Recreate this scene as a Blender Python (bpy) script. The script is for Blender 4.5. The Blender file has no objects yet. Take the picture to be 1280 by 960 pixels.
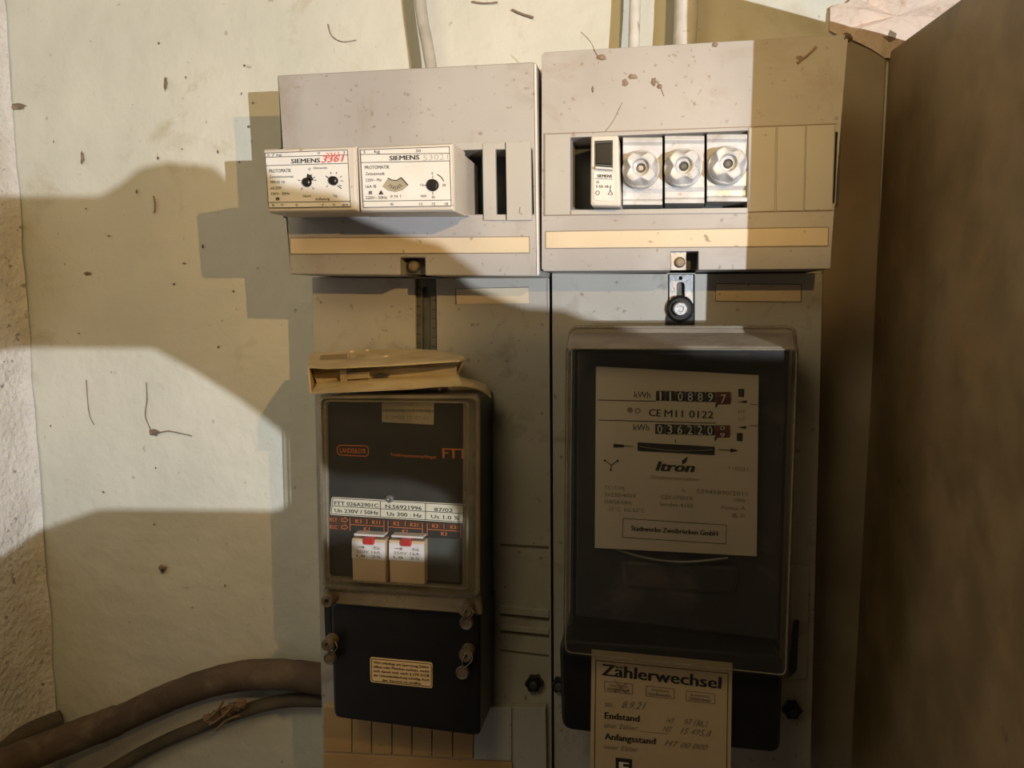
import bpy, bmesh, math, random
from mathutils import Vector, Matrix, noise
random.seed(7)
C = bpy.context.scene.collection
sc = bpy.context.scene
# ---------------------------------------------------------------- camera
YAW, PIT, F, D = math.radians(11), math.radians(6.5), 940.0, 0.62
cam_d = bpy.data.cameras.new('camera'); cam = bpy.data.objects.new('camera', cam_d); C.objects.link(cam)
cam.location = (0, -D, 0); cam.rotation_euler = (math.pi/2-PIT, 0, YAW)
cam_d.sensor_width = 36; cam_d.lens = 36*F/1280; cam_d.clip_start = 0.01
sc.camera = cam
# ---------------------------------------------------------------- world, lights, exposure
w = bpy.data.worlds.new('world'); sc.world = w; w.use_nodes = True
w.node_tree.nodes['Background'].inputs[0].default_value = (1.0, 0.86, 0.58, 1)
w.node_tree.nodes['Background'].inputs[1].default_value = 0.024
def lamp(name, loc, energy, col, radius, kind='POINT'):
    l = bpy.data.lights.new(name, kind); l.energy = energy; l.color = col; l.shadow_soft_size = radius
    o = bpy.data.objects.new(name, l); o.location = loc; C.objects.link(o); return o
COOL = Vector((.56, -1.2, -.065))
WARM = Vector((.11, -.54, .14))
lamp('torch_light', COOL, 64.0, (0.86, 0.93, 1.0), .0022)
hl = lamp('warm_handlamp_light', WARM, 5.6, (1.0, 0.62, 0.22), .0012, 'SPOT')
hl.data.spot_size = math.radians(108); hl.data.spot_blend = 1.0
hl.rotation_euler = (Vector((-.32, 0, .16))-WARM).to_track_quat('-Z', 'Y').to_euler()
lamp('ambient_fill_light', Vector((-.22, -.74, .40)), 4.6, (1.0, 0.79, 0.42), .14)  # added soft warm fill from upper left, stands in for ambient light
vs = sc.view_settings
vs.view_transform = 'Standard'; vs.look = 'None'; vs.gamma = 1; vs.use_curve_mapping = False; vs.exposure = 0.0

# ---------------------------------------------------------------- measuring: a pixel of the photograph -> a point at distance p in front of the back wall
_cy, _sy = math.cos(YAW), math.sin(YAW)
_fw = Vector((-_sy*math.cos(PIT), _cy*math.cos(PIT), -math.sin(PIT))); _rt = Vector((_cy, _sy, 0)); _up = _rt.cross(_fw)
def W(px, py, p):
    d = _fw*F + _rt*(px-640) + _up*(480-py)
    t = (D-p)/d.y
    return Vector((d.x*t, -p, d.z*t))

# ---------------------------------------------------------------- materials
def nt(name):
    m = bpy.data.materials.new(name); m.use_nodes = True
    return m, m.node_tree.nodes, m.node_tree.links, m.node_tree.nodes['Principled BSDF']
def mat(name, c, c2=None, scale=30, rough=.6, bump=0, bscale=200, metal=0, speck=None, sscale=60, sthr=.06, spec=.5, smudge=None, smscale=9, smlo=.55, smhi=.75, dist=.002):
    m, N, L, b = nt(name)
    b.inputs['Roughness'].default_value = rough; b.inputs['Metallic'].default_value = metal
    b.inputs['Specular IOR Level'].default_value = spec
    tc = N.new('ShaderNodeTexCoord'); g = N.new('ShaderNodeNewGeometry')
    co = g.outputs['Position']
    col = None
    if c2 is None: c2 = tuple(x*.85 for x in c)
    n = N.new('ShaderNodeTexNoise'); n.inputs['Scale'].default_value = scale; n.inputs['Detail'].default_value = 6; L.new(co, n.inputs['Vector'])
    r = N.new('ShaderNodeValToRGB'); r.color_ramp.elements[0].position = .38; r.color_ramp.elements[1].position = .62
    r.color_ramp.elements[0].color = (*c2, 1); r.color_ramp.elements[1].color = (*c, 1)
    L.new(n.outputs['Fac'], r.inputs[0]); col = r.outputs[0]
    def over(col, fac, c3):
        mx = N.new('ShaderNodeMix'); mx.data_type = 'RGBA'; L.new(fac, mx.inputs[0]); L.new(col, mx.inputs[6]); mx.inputs[7].default_value = (*c3, 1)
        return mx.outputs[2]
    def ramp(v, lo, hi, a=0, b_=1):
        mr = N.new('ShaderNodeMapRange'); mr.inputs[1].default_value = lo; mr.inputs[2].default_value = hi
        mr.inputs[3].default_value = a; mr.inputs[4].default_value = b_; L.new(v, mr.inputs[0]); return mr.outputs[0]
    if smudge:
        n2 = N.new('ShaderNodeTexNoise'); n2.inputs['Scale'].default_value = smscale; n2.inputs['Detail'].default_value = 8; n2.inputs['Roughness'].default_value = .65
        n2.inputs['Distortion'].default_value = .6; L.new(co, n2.inputs['Vector'])
        col = over(col, ramp(n2.outputs['Fac'], smlo, smhi, 0, .85), smudge)
    if speck:
        n4 = N.new('ShaderNodeTexNoise'); n4.inputs['Scale'].default_value = sscale*2.3; n4.inputs['Detail'].default_value = 3; L.new(co, n4.inputs['Vector'])
        col = over(col, ramp(n4.outputs['Fac'], .70-sthr*.6, .77-sthr*.6, 0, .65), speck)
    L.new(col, b.inputs['Base Color'])
    if bump:
        n3 = N.new('ShaderNodeTexNoise'); n3.inputs['Scale'].default_value = bscale; n3.inputs['Detail'].default_value = 5; L.new(co, n3.inputs['Vector'])
        bp = N.new('ShaderNodeBump'); bp.inputs['Strength'].default_value = bump; bp.inputs['Distance'].default_value = dist
        L.new(n3.outputs['Fac'], bp.inputs['Height']); L.new(bp.outputs[0], b.inputs['Normal'])
    return m
def clear(name, dust, dustcol, rough=.12, gloss=.35):
    m, N, L, b = nt(name); N.remove(b); out = N['Material Output']
    tr = N.new('ShaderNodeBsdfTransparent'); tr.inputs[0].default_value = (.93, .93, .90, 1)
    gl = N.new('ShaderNodeBsdfGlossy'); gl.inputs['Roughness'].default_value = rough
    df = N.new('ShaderNodeBsdfDiffuse'); df.inputs[0].default_value = (*dustcol, 1)
    fr = N.new('ShaderNodeLayerWeight'); fr.inputs[0].default_value = gloss
    m1 = N.new('ShaderNodeMixShader'); m2 = N.new('ShaderNodeMixShader')
    g = N.new('ShaderNodeNewGeometry')
    n = N.new('ShaderNodeTexNoise'); n.inputs['Scale'].default_value = 25; n.inputs['Detail'].default_value = 9; n.inputs['Roughness'].default_value = .7; L.new(g.outputs['Position'], n.inputs['Vector'])
    mr = N.new('ShaderNodeMapRange'); mr.inputs[1].default_value = .3; mr.inputs[2].default_value = .75; mr.inputs[3].default_value = dust*.5; mr.inputs[4].default_value = min(1, dust*1.5)
    L.new(n.outputs['Fac'], mr.inputs[0])
    ms = N.new('ShaderNodeMath'); ms.operation = 'MULTIPLY'; ms.inputs[1].default_value = .55; L.new(fr.outputs['Fresnel'], ms.inputs[0])
    L.new(ms.outputs[0], m1.inputs[0]); L.new(tr.outputs[0], m1.inputs[1]); L.new(gl.outputs[0], m1.inputs[2])
    L.new(mr.outputs[0], m2.inputs[0]); L.new(m1.outputs[0], m2.inputs[1]); L.new(df.outputs[0], m2.inputs[2])
    L.new(m2.outputs[0], out.inputs['Surface']); return m
M = {}
M['plaster'] = mat('plaster', (.68, .65, .56), (.60, .585, .50), 7, .85, 1, 48, speck=(.30, .24, .17), sscale=60, sthr=.02, smudge=(.42, .34, .20), smscale=13, smlo=.60, smhi=.80, dist=.0024)
M['plaster_rough'] = mat('rough_plaster', (.72, .68, .63), (.62, .57, .52), 25, .9, 1, 160, speck=(.15, .11, .09), sscale=55, sthr=.09, dist=.004)
M['stone'] = mat('pink_stone', (.78, .60, .48), (.70, .56, .46), 28, .9, 1, 70, speck=(.28, .19, .13), sscale=25, sthr=.06, smudge=(.52, .25, .13), smscale=26, smlo=.6, smhi=.7, dist=.005)
M['wood'] = mat('brown_panel', (.29, .20, .105), (.20, .14, .07), 22, .5, .3, 90, smudge=(.36, .21, .09), smscale=14, speck=(.09, .06, .03), sscale=18, sthr=.0)
M['trim'] = mat('brown_trim', (.38, .31, .235), (.28, .225, .165), 12, .75, .4, 90)
M['box'] = mat('grey_plastic', (.40, .375, .36), (.345, .32, .305), 14, .5, .15, 400, speck=(.22, .16, .11), sscale=110, sthr=.07, smudge=(.27, .21, .16), smscale=17, smlo=.54, smhi=.78, dist=.0005)
M['board'] = mat('board_plastic', (.42, .395, .35), (.37, .345, .305), 12, .55, .2, 300, speck=(.15, .115, .08), sscale=80, sthr=.07, smudge=(.22, .175, .13), smscale=24, smlo=.55, smhi=.74, dist=.0005)
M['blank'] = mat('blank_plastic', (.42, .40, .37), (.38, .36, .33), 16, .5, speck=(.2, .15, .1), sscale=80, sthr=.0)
M['tan'] = mat('tan_label', (.64, .53, .38), (.58, .475, .33), 20, .7, speck=(.16, .09, .05), sscale=70, sthr=.04)
M['tanboard'] = mat('tan_terminal_cover', (.48, .30, .13), (.42, .25, .10), 20, .6, speck=(.16, .09, .05), sscale=70, sthr=.02)
M['white_plastic'] = mat('timer_plastic', (.56, .51, .45), (.50, .45, .39), 30, .4, speck=(.22, .15, .10), sscale=80, sthr=.05)
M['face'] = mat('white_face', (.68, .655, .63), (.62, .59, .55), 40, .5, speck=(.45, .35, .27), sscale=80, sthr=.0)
M['mcb'] = mat('breaker_plastic', (.62, .58, .53), (.56, .52, .47), 60, .4, speck=(.3, .23, .17), sscale=90, sthr=.03)
M['ceramic'] = mat('ceramic', (.62, .63, .65), (.50, .49, .49), 60, .25, .2, 150, speck=(.32, .26, .21), sscale=60, sthr=.06, smudge=(.38, .33, .28), smscale=50, smlo=.55, smhi=.7, dist=.0006)
M['black'] = mat('black_plastic', (.012, .010, .010), (.008, .007, .007), 30, .35)
M['inner'] = mat('dark_inside', (.05, .058, .055), (.035, .04, .038), 60, .6)
M['slot'] = mat('slot_grey', (.12, .115, .10), (.08, .08, .07), 80, .6)
M['faceplate_dark'] = mat('dark_faceplate', (.014, .014, .015), (.011, .011, .012), 30, .5, speck=(.16, .13, .1), sscale=90, sthr=-.03)
M['meter_inner'] = mat('meter_inside', (.05, .045, .045), (.028, .025, .025), 10, .6, smudge=(.14, .11, .09), smscale=18)
M['meter_plate'] = mat('cream_meter_plate', (.70, .58, .45), (.66, .55, .42), 30, .55)
M['print'] = mat('black_print', (.02, .018, .016), None, 30, .6)
M['print_soft'] = mat('faded_print', (.24, .18, .12), None, 30, .6)
M['print_grey'] = mat('grey_print', (.40, .37, .34), None, 30, .6)
M['print_red'] = mat('red_print', (.62, .10, .09), None, 30, .6)
M['orange'] = mat('orange_print', (.62, .17, .045), None, 30, .5)
M['rust'] = mat('rust_band', (.06, .017, .008), None, 30, .5)
M['red'] = mat('red_plastic', (.55, .015, .02), None, 30, .35)
M['red_drum'] = mat('red_drum', (.13, .018, .015), None, 30, .5)
M['drum'] = mat('black_drum', (.015, .013, .012), None, 30, .5)
M['digit'] = mat('digit_white', (.75, .72, .66), None, 30, .5)
M['paper'] = mat('paper', (.50, .36, .215), (.47, .335, .20), 25, .8)
M['sticker'] = mat('nameplate', (.74, .68, .56), (.70, .62, .50), 30, .5)
M['yellow'] = mat('yellow_sticker', (.85, .62, .36), (.80, .56, .31), 30, .5)
M['grey_sticker'] = mat('grey_sticker', (.36, .31, .23), (.31, .27, .20), 30, .6)
M['relay'] = mat('relay_plastic', (.72, .54, .36), (.66, .48, .31), 40, .5)
M['relay_white'] = mat('relay_white', (.86, .80, .80), None, 40, .5)
M['metal'] = mat('zinc_metal', (.55, .55, .56), (.42, .41, .41), 60, .35, .1, 300, metal=.85)
M['brass'] = mat('dull_metal', (.30, .23, .16), (.16, .12, .08), 90, .5, .2, 200, metal=.5)
M['steel'] = mat('disc_steel', (.7, .68, .64), None, 60, .25, metal=.9)
M['lead'] = mat('lead_seal', (.15, .115, .08), (.08, .06, .045), 120, .6, .4, 300)
M['conduit'] = mat('conduit_painted', (.52, .48, .42), (.40, .36, .31), 35, .7, .5, 200, speck=(.2, .14, .1), sscale=40, sthr=.05, dist=.001)
M['conduit_light'] = mat('conduit_lime', (.66, .63, .58), (.50, .46, .40), 35, .8, .6, 200, speck=(.2, .14, .1), sscale=35, sthr=.08, dist=.001)
M['cable'] = mat('old_cable', (.13, .085, .055), (.085, .055, .035), 18, .8, .6, 120, smudge=(.20, .15, .10), smscale=25, smlo=.5, smhi=.7)
M['cable_grey'] = mat('grey_cable', (.12, .09, .06), (.085, .065, .045), 25, .8, .6, 120)
M['tape'] = mat('frayed_tape', (.24, .15, .09), (.15, .09, .05), 50, .8, .8, 200)
M['card'] = mat('cardboard', (.56, .46, .30), (.44, .345, .21), 30, .75, .3, 200, smudge=(.28, .19, .10), smscale=40, smlo=.55, smhi=.75)
M['crumb'] = mat('crumb', (.85, .72, .52), None, 90, .8)
M['dirt'] = mat('dirt', (.30, .22, .155), (.20, .145, .10), 90, .9, .5, 300)
M['groove'] = mat('board_groove', (.15, .12, .09), None, 30, .7)
M['clear'] = clear('clear_cover', .05, (.42, .36, .28))
M['clear_edge'] = clear('clear_cover_rim', .42, (.40, .34, .26))
M['meterglass'] = clear('meter_cover_clear', .05, (.42, .37, .34), .22, .35)
M['dusty'] = mat('dust_coated_cover', (.34, .28, .22), (.26, .21, .17), 40, .7, .3, 200)
M['blocker_brown'] = mat('light_blocker', (.14, .10, .06), (.09, .06, .04), 20, .8, .3, 80)  # brown for the added, unseen light blockers

# ---------------------------------------------------------------- object helpers
ORG = {}
def link(name, bm, m, parent=None, bevel=0, seg=2, smooth=False):
    org = ORG.get(parent.name, Vector()) if parent else Vector()
    bmesh.ops.recalc_face_normals(bm, faces=bm.faces)
    if org.length: bmesh.ops.translate(bm, verts=bm.verts, vec=-org)
    me = bpy.data.meshes.new(name); bm.to_mesh(me); bm.free()
    for mm in (m if isinstance(m, (list, tuple)) else [m]): me.materials.append(M[mm])
    if smooth:
        for f in me.polygons: f.use_smooth = True
    o = bpy.data.objects.new(name, me); C.objects.link(o)
    if parent: o.parent = parent
    ORG[o.name] = org
    if bevel:
        b = o.modifiers.new('bevel', 'BEVEL'); b.width = bevel; b.segments = seg; b.limit_method = 'ANGLE'; b.angle_limit = math.radians(40)
    return o
def thing(name, label, cat, loc, group=None):
    o = bpy.data.objects.new(name, None); C.objects.link(o); o.location = loc; o.empty_display_size = .01
    ORG[o.name] = Vector(loc); tag(o, label, cat, group); return o
def tag(o, label, cat, group=None):
    o['label'] = label; o['category'] = cat
    if group: o['group'] = group
    return o
def struct(o): o['kind'] = 'structure'; return o
def loop_faces(bm, la, lb):
    n = len(la)
    for i in range(n): bm.faces.new((la[i], la[(i+1) % n], lb[(i+1) % n], lb[i]))
def prism(bm, pts, pb):
    """front polygon (world points), extruded straight back to plane p=pb"""
    f = [bm.verts.new(v) for v in pts]; b = [bm.verts.new((v[0], -pb, v[2])) for v in pts]
    bm.faces.new(f); bm.faces.new(list(reversed(b))); loop_faces(bm, f, b)
def slab(px, pf, pb, bm=None):
    bm = bm or bmesh.new(); prism(bm, [W(x, y, pf) for x, y in px], pb); return bm
def plate(outer, holes, pf, pb, bm=None):
    """flat plate with openings right through it"""
    bm = bm or bmesh.new()
    for lv in (pf, pb):
        es = []; loops = []
        for lp in [outer]+holes:
            v3 = [W(x, y, pf) for x, y in lp]
            vs_ = [bm.verts.new((v.x, -lv, v.z)) for v in v3]
            es += [bm.edges.new((vs_[i], vs_[(i+1) % len(vs_)])) for i in range(len(vs_))]
            loops.append(vs_)
        bmesh.ops.triangle_fill(bm, edges=es, use_beauty=True)
        if lv == pf: fl = loops
        else: bl = loops
    for a, b in zip(fl, bl): loop_faces(bm, a, b)
    return bm
def roundpts(pts, r, n=4):
    """round the corners of a polygon of 2-tuples / Vectors"""
    out = []; k = len(pts)
    for i in range(k):
        p = Vector(pts[i]); a = Vector(pts[i-1]); c = Vector(pts[(i+1) % k])
        da, dc = (a-p).normalized(), (c-p).normalized()
        rr = min(r, (a-p).length*.45, (c-p).length*.45)
        s, e = p+da*rr, p+dc*rr
        for j in range(n+1):
            t = j/n; out.append((1-t)**2*s+2*t*(1-t)*p+t*t*e)
    return out
def circ(cx, cy, r, n=20, ry=None, a0=0): return [(cx+r*math.cos(a0+2*math.pi*i/n), cy+(ry or r)*math.sin(a0+2*math.pi*i/n)) for i in range(n)]
def tube(bm, path, rad, n=12, jitter=0, cap=True):
    rings = []; prev = None
    for i, p in enumerate(path):
        t = (path[min(i+1, len(path)-1)]-path[max(i-1, 0)]).normalized()
        if prev is None: u = t.orthogonal().normalized()
        else: u = (prev-t*prev.dot(t)).normalized()
        prev = u; v = t.cross(u)
        r = rad[i] if isinstance(rad, (list, tuple)) else rad
        rings.append([bm.verts.new(p+(u*math.cos(2*math.pi*k/n)+v*math.sin(2*math.pi*k/n))*(r*(1+(random.random()-.5)*jitter))) for k in range(n)])
    for a, b in zip(rings, rings[1:]): loop_faces(bm, a, b)
    if cap: bm.faces.new(rings[0]); bm.faces.new(rings[-1])
def spline(pts, k=6):
    out = []
    for i in range(len(pts)-1):
        p0, p1, p2, p3 = pts[max(i-1, 0)], pts[i], pts[i+1], pts[min(i+2, len(pts)-1)]
        for j in range(k):
            t = j/k
            out.append(.5*((2*p1)+(-p0+p2)*t+(2*p0-5*p1+4*p2-p3)*t*t+(-p0+3*p1-3*p2+p3)*t**3))
    return out+[pts[-1]]
def lathe(bm, c, prof, n=24):
    """rings round the axis pointing out of the wall; prof = (radius, distance out from c)"""
    rings = []
    for r, h in prof:
        rings.append([bm.verts.new(c+Vector((r*math.cos(2*math.pi*k/n), -h, r*math.sin(2*math.pi*k/n)))) for k in range(n)])
    for a, b in zip(rings, rings[1:]): loop_faces(bm, a, b)
    bm.faces.new(rings[0]); bm.faces.new(rings[-1])
# flat print
def txt(bm, s, a, b, h, p, bold=0, shear=0, wfit=True):
    cu = bpy.data.curves.new('t', 'FONT'); cu.body = s; cu.size = 1; cu.resolution_u = 2; cu.offset = min(bold, 0); cu.shear = shear
    ob = bpy.data.objects.new('t', cu); me = ob.to_mesh()
    if not me.vertices: return
    xs = [v.co.x for v in me.vertices]; ys = [v.co.y for v in me.vertices]; x0, x1 = min(xs), max(xs)
    A = W(*a, p); B = W(*b, p); ex = (B-A); ez = Vector((-ex.z, 0, ex.x)).normalized()
    hh = (W(a[0], a[1]-h, p)-A).length
    cap = .70 if any(ch.isupper() or ch.isdigit() for ch in s) else .52
    sy = hh/cap
    for ci, dx in enumerate((0,) if bold <= 0 else (-bold, 0, bold) if bold < .04 else (-bold, -bold/2, 0, bold/2, bold)):
        vv = [bm.verts.new(A+ex*((v.co.x-x0+dx)/(x1-x0))+ez*(v.co.y*sy)+Vector((0, -ci*2.5e-5, 0))) for v in me.vertices]
        for f in me.polygons:
            try: bm.faces.new([vv[i] for i in f.vertices])
            except ValueError: pass
    ob.to_mesh_clear(); bpy.data.objects.remove(ob); bpy.data.curves.remove(cu)
def poly(bm, pts, p): bm.faces.new([bm.verts.new(W(x, y, p)) for x, y in pts])
def line(bm, a, b, wd, p):
    dx, dy = b[0]-a[0], b[1]-a[1]; l = math.hypot(dx, dy) or 1; nx, ny = -dy/l*wd/2, dx/l*wd/2
    poly(bm, [(a[0]+nx, a[1]+ny), (b[0]+nx, b[1]+ny), (b[0]-nx, b[1]-ny), (a[0]-nx, a[1]-ny)], p)
def pl(bm, pts, wd, p, close=False):
    for i in range(len(pts)-(0 if close else 1)): line(bm, pts[i], pts[(i+1) % len(pts)], wd, p)
def scribble(bm, s, a, b, h, p): txt(bm, s, a, b, h, p, 0, .5)

PW, PB, PC = 0.0, .075, .12         # distances out from the wall: wall, meter boards, upper covers

# ================================================================ SETTING
def grid_wall(name, x0, x1, z0, z1, m, nx, nz, amp, seed):
    bm = bmesh.new(); V = {}
    for i in range(nx+1):
        for j in range(nz+1):
            x = x0+(x1-x0)*i/nx; z = z0+(z1-z0)*j/nz
            y = noise.fractal(Vector((x*6+seed, z*6, seed)), .9, 2.2, 4)*amp
            V[i, j] = bm.verts.new((x, y, z))
    for i in range(nx):
        for j in range(nz): bm.faces.new((V[i, j], V[i+1, j], V[i+1, j+1], V[i, j+1]))
    o = link(name, bm, m, smooth=True); struct(o); return o
XL = W(43, 480, 0).x
XR = W(1088, 480, 0).x
wall = grid_wall('wall_back', XL-.004, XR+.6, -.75, .62, 'plaster', 150, 130, .0022, 3.1)
# left return wall, coming towards the camera, with rounded uneven arris
bm = bmesh.new(); n1, n2 = 46, 110; V = {}
for i in range(n1+1):
    for j in range(n2+1):
        y = -.002-(i/n1)**1.3*.7; z = -.75+1.37*j/n2
        x = XL-.006*max(0, 1-0) + .006*math.exp(-i*1.2) + noise.fractal(Vector((y*14, z*14, 8)), .8, 2.2, 5)*.003
        V[i, j] = bm.verts.new((x, y, z))
for i in range(n1):
    for j in range(n2): bm.faces.new((V[i, j], V[i+1, j], V[i+1, j+1], V[i, j+1]))
struct(link('wall_left', bm, 'plaster_rough', smooth=True))
# right partition: a thick brown board standing out from the wall; its top edge is at z = ZT
ZT = W(1103, 66, 0).z
bm = bmesh.new(); YE = .352
def boxm(bm, a, b):
    vs_ = [bm.verts.new((x, y, z)) for x in (a[0], b[0]) for y in (a[1], b[1]) for z in (a[2], b[2])]
    for q in ((0, 1, 3, 2), (4, 6, 7, 5), (0, 4, 5, 1), (2, 3, 7, 6), (0, 2, 6, 4), (1, 5, 7, 3)): bm.faces.new([vs_[i] for i in q])
boxm(bm, (XR, -YE, -.75), (XR+.028, -.0015, ZT))
for v in bm.verts:
    if v.co.z > 0: v.co.z += .100*v.co.y      # the top edge falls slightly towards the front
struct(link('wall_right', bm, 'wood', bevel=.001))
# brown batten on the wall between the boards and the partition
bm = slab([(1036, 44), (1060, 50), (1108, 68), (1069, 1010), (1012, 1010)], .003, .0005)
struct(link('trim_1', bm, 'trim', bevel=.001))
# exposed stone above the partition
bm = bmesh.new(); out = [(1038, 9), (1043, 6), (1060, 3), (1068, -6), (1100, -12), (1150, -20), (1230, -25), (1240, 30), (1210, 74), (1106, 72), (1086, 60), (1060, 47), (1050, 45), (1037, 38)]
c = W(1120, 20, .008); cen = bm.verts.new(c); ring = [bm.verts.new(W(x, y, (.005+random.random()*.002))) for x, y in out]; bk = [bm.verts.new(W(x, y, .0)) for x, y in out]
n = len(out)
mids = [bm.verts.new((ring[i].co*.55+c*.45)+Vector((0, random.uniform(-.004, .003), 0))) for i in range(n)]
loop_faces(bm, bk, ring); loop_faces(bm, ring, mids)
for i in range(n): bm.faces.new((mids[i], mids[(i+1) % n], cen))
bmesh.ops.subdivide_edges(bm, edges=bm.edges[:], cuts=2, use_grid_fill=True)
for v in bm.verts: v.co.y += noise.noise(v.co*60)*.002
o = link('exposed_stone', bm, 'stone', wall); o['label'] = 'bare pinkish stone where the plaster has broken away'
# hollow in the stone
bm = bmesh.new(); poly(bm, [(1103, 38), (1108, 34), (1114, 38), (1121, 42), (1119, 49), (1112, 52), (1106, 48), (1101, 44)], .0205)
link('stone_hollow', slab([(1103, 38), (1108, 34), (1114, 38), (1121, 42), (1119, 49), (1112, 52), (1106, 48), (1101, 44)], .0085, .004), 'dirt', wall)
bm.free()
# loose bits, drips and cobwebs on the wall
def blob(name, pts, p, parent, h=.002, m='dirt'):
    bm = bmesh.new(); k = len(pts); cx = sum(x for x, y in pts)/k; cy = sum(y for x, y in pts)/k
    r = [bm.verts.new(W(x, y, p)) for x, y in pts]; r2 = [bm.verts.new(W(cx+(x-cx)*.5, cy+(y-cy)*.5, p+h*(.6+.5*random.random()))) for x, y in pts]
    loop_faces(bm, r, r2); bm.faces.new(r2); bm.faces.new(r); return link(name, bm, m, parent, smooth=False)
def irregular(cx, cy, rx, ry, n=13): return [(cx+rx*random.uniform(.45, 1.1)*math.cos(2*math.pi*i/n), cy+ry*random.uniform(.6, 1.1)*math.sin(2*math.pi*i/n)) for i in range(n)]
def thread(name, pts, rad, p, parent, m='dirt'):
    bm = bmesh.new(); tube(bm, spline([W(x, y, p) for x, y in pts], 4), rad, 5, .5); return link(name, bm, m, parent)
thread('dirt_thread', [(183, 478), (184, 500), (182, 520), (189, 538)], .0006, .002, wall)
blob('dirt_lump', irregular(192, 541, 8, 5), .001, wall, .004)
thread('dirt_thread', [(196, 542), (210, 539), (222, 541), (240, 545)], .0005, .002, wall)
thread('dirt_thread', [(108, 475), (110, 505), (113, 522), (118, 531)], .0005, .0015, wall)
blob('dirt_lump', irregular(20, 134, 16, 5), .001, wall, .002)
blob('dirt_lump', irregular(207, 104, 3, 10), .001, wall, .003)
blob('dirt_lump', irregular(103, 197, 4, 9), .001, wall, .003)
thread('dirt_thread', [(410, 30), (415, 45), (428, 52), (445, 50)], .0004, .0015, wall)
thread('dirt_thread', [(590, 2), (604, 4), (622, 3)], .0007, .002, wall)
thread('dirt_thread', [(640, 12), (652, 17), (667, 22)], .0008, .002, wall)
thread('dirt_thread', [(192, 245), (194, 256), (193, 266)], .0007, .0015, wall)
blob('nail_hole', irregular(203, 711, 6, 7), .0005, wall, .002)
blob('nail_hole', irregular(203, 713, 2.5, 3), .002, wall, .002, 'black')
blob('dirt_lump', irregular(109, 342, 6, 3), .0005, wall, .002)
for i in range(26):
    x, y = random.uniform(60, 330), random.uniform(10, 820)
    blob('plaster_pit', irregular(x, y, random.uniform(1, 2.6), random.uniform(1, 3.2), 7), .0005, wall, .0012)
blob('dirt_lump', irregular(8, 728, 14, 13), .02, wall, .008, 'plaster_rough')

# ================================================================ CONDUITS AND CABLES
def conduit(name, label, pts, rad, p, m, cat='conduit', jit=.03, n=14, k=6, group=None):
    bm = bmesh.new(); tube(bm, spline([W(x, y, q if q is not None else p) for x, y, q in pts], k), rad, n, jit)
    o = link(name, bm, m, smooth=True); tag(o, label, cat, group); return o
conduit('conduit', 'slim grey conduit bending down into the left upper cover', [(517, -90, .03), (521, -40, .031), (525, 0, .032), (529, 30, .033), (534, 55, .036), (540, 90, .04), (546, 120, .045)], .0046, .03, 'conduit')
conduit('conduit', 'thin limewashed conduit, the left one above the right upper cover', [(797, -90, .030), (795, -40, .030), (794, 0, .030), (793, 30, .031), (792, 70, .034), (791, 110, .04)], .0042, .03, 'conduit_light')
conduit('conduit', 'thickest limewashed conduit, the right one above the right upper cover', [(862, -90, .03), (860, -40, .03), (858, 0, .03), (857, 30, .03), (855, 75, .032), (853, 110, .036)], .0086, .03, 'conduit_light')
# bottom left
conduit('thick_cable', 'thick brown sheathed cable arching across the wall bottom left', [(-90, 1000, .16), (0, 958, .095), (50, 938, .055), (105, 916, .034), (150, 899, .022), (200, 876, .018), (250, 857, .016), (300, 845, .016), (350, 843, .017), (390, 847, .018), (424, 853, .018)], [.0150]*4*6+[.0135]*(6*6)+[.013], .02, 'cable', 'cable', .05)
t2 = conduit('thin_cable', 'thinner brown cable under the thick one with frayed wrapping', [(100, 985, .022), (140, 962, .016), (190, 934, .012), (245, 910, .011), (300, 890, .012), (350, 877, .012), (395, 875, .012), (424, 880, .012)], .0062, .01, 'cable_grey', 'cable', .06)
for i in range(7):
    x, y = 262+i*6.5, 898-i*3
    bm = bmesh.new()
    pts = irregular(x, y, 10, 8, 7)
    r = [bm.verts.new(W(px_, py_, .022+random.uniform(0, .006))) for px_, py_ in pts]
    r2 = [bm.verts.new(v.co+Vector((0, .0015, 0))) for v in r]
    bm.faces.new(r); bm.faces.new(list(reversed(r2))); loop_faces(bm, r, r2)
    link('frayed_wrap', bm, 'tape', t2)
for q in ([(258, 900), (270, 890), (279, 877)], [(262, 906), (275, 898), (290, 884)], [(270, 912), (284, 900), (300, 894)]):
    thread('frayed_strand', q, .0013, .030, t2, 'tape')
bm = bmesh.new(); tube(bm, [W(78, 897, .0105), W(40, 913, .028), W(-20, 938, .070)], [.0082, .0088, .009], 16, .05)
o = link('pipe_stub', bm, 'cable_grey', smooth=False, bevel=.001); tag(o, 'blunt dark pipe stub poking up behind the thick cable', 'pipe')

# ================================================================ METER BOARDS
# left board
lb = thing('meter_board', 'grey meter board on the left carrying the black ripple control receiver', 'meter board', W(540, 990, PB), None)
outer = [(390, 346.3), (685, 346.3), (689, 1010), (405, 1010)]
link('backboard', plate(outer, [[(519, 348), (545, 348), (546, 470), (520, 470)]], PB, .002), 'board', lb, bevel=.0008)
link('slot_floor', slab([(514, 347), (551, 347), (551, 476), (514, 476)], PB-.006, PB-.010), 'slot', lb)
bm = plate([(519.6, 349), (544.6, 349), (545.6, 469), (520.6, 469)], [roundpts([(528, 358), (538, 358), (538.5, 462), (528.5, 462)], 4)], PB-.003, PB-.0055)
o = link('slotted_rail', bm, 'slot', lb); o['label'] = 'dark slotted fixing rail'
bm = bmesh.new()
for i in range(9):
    y = 360+i*11.5
    line(bm, (520.5, y), (526, y), 1, PB-.0027); line(bm, (540, y+4), (545, y+4), 1, PB-.0027)
link('rail_marks', bm, 'print', lb)
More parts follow.
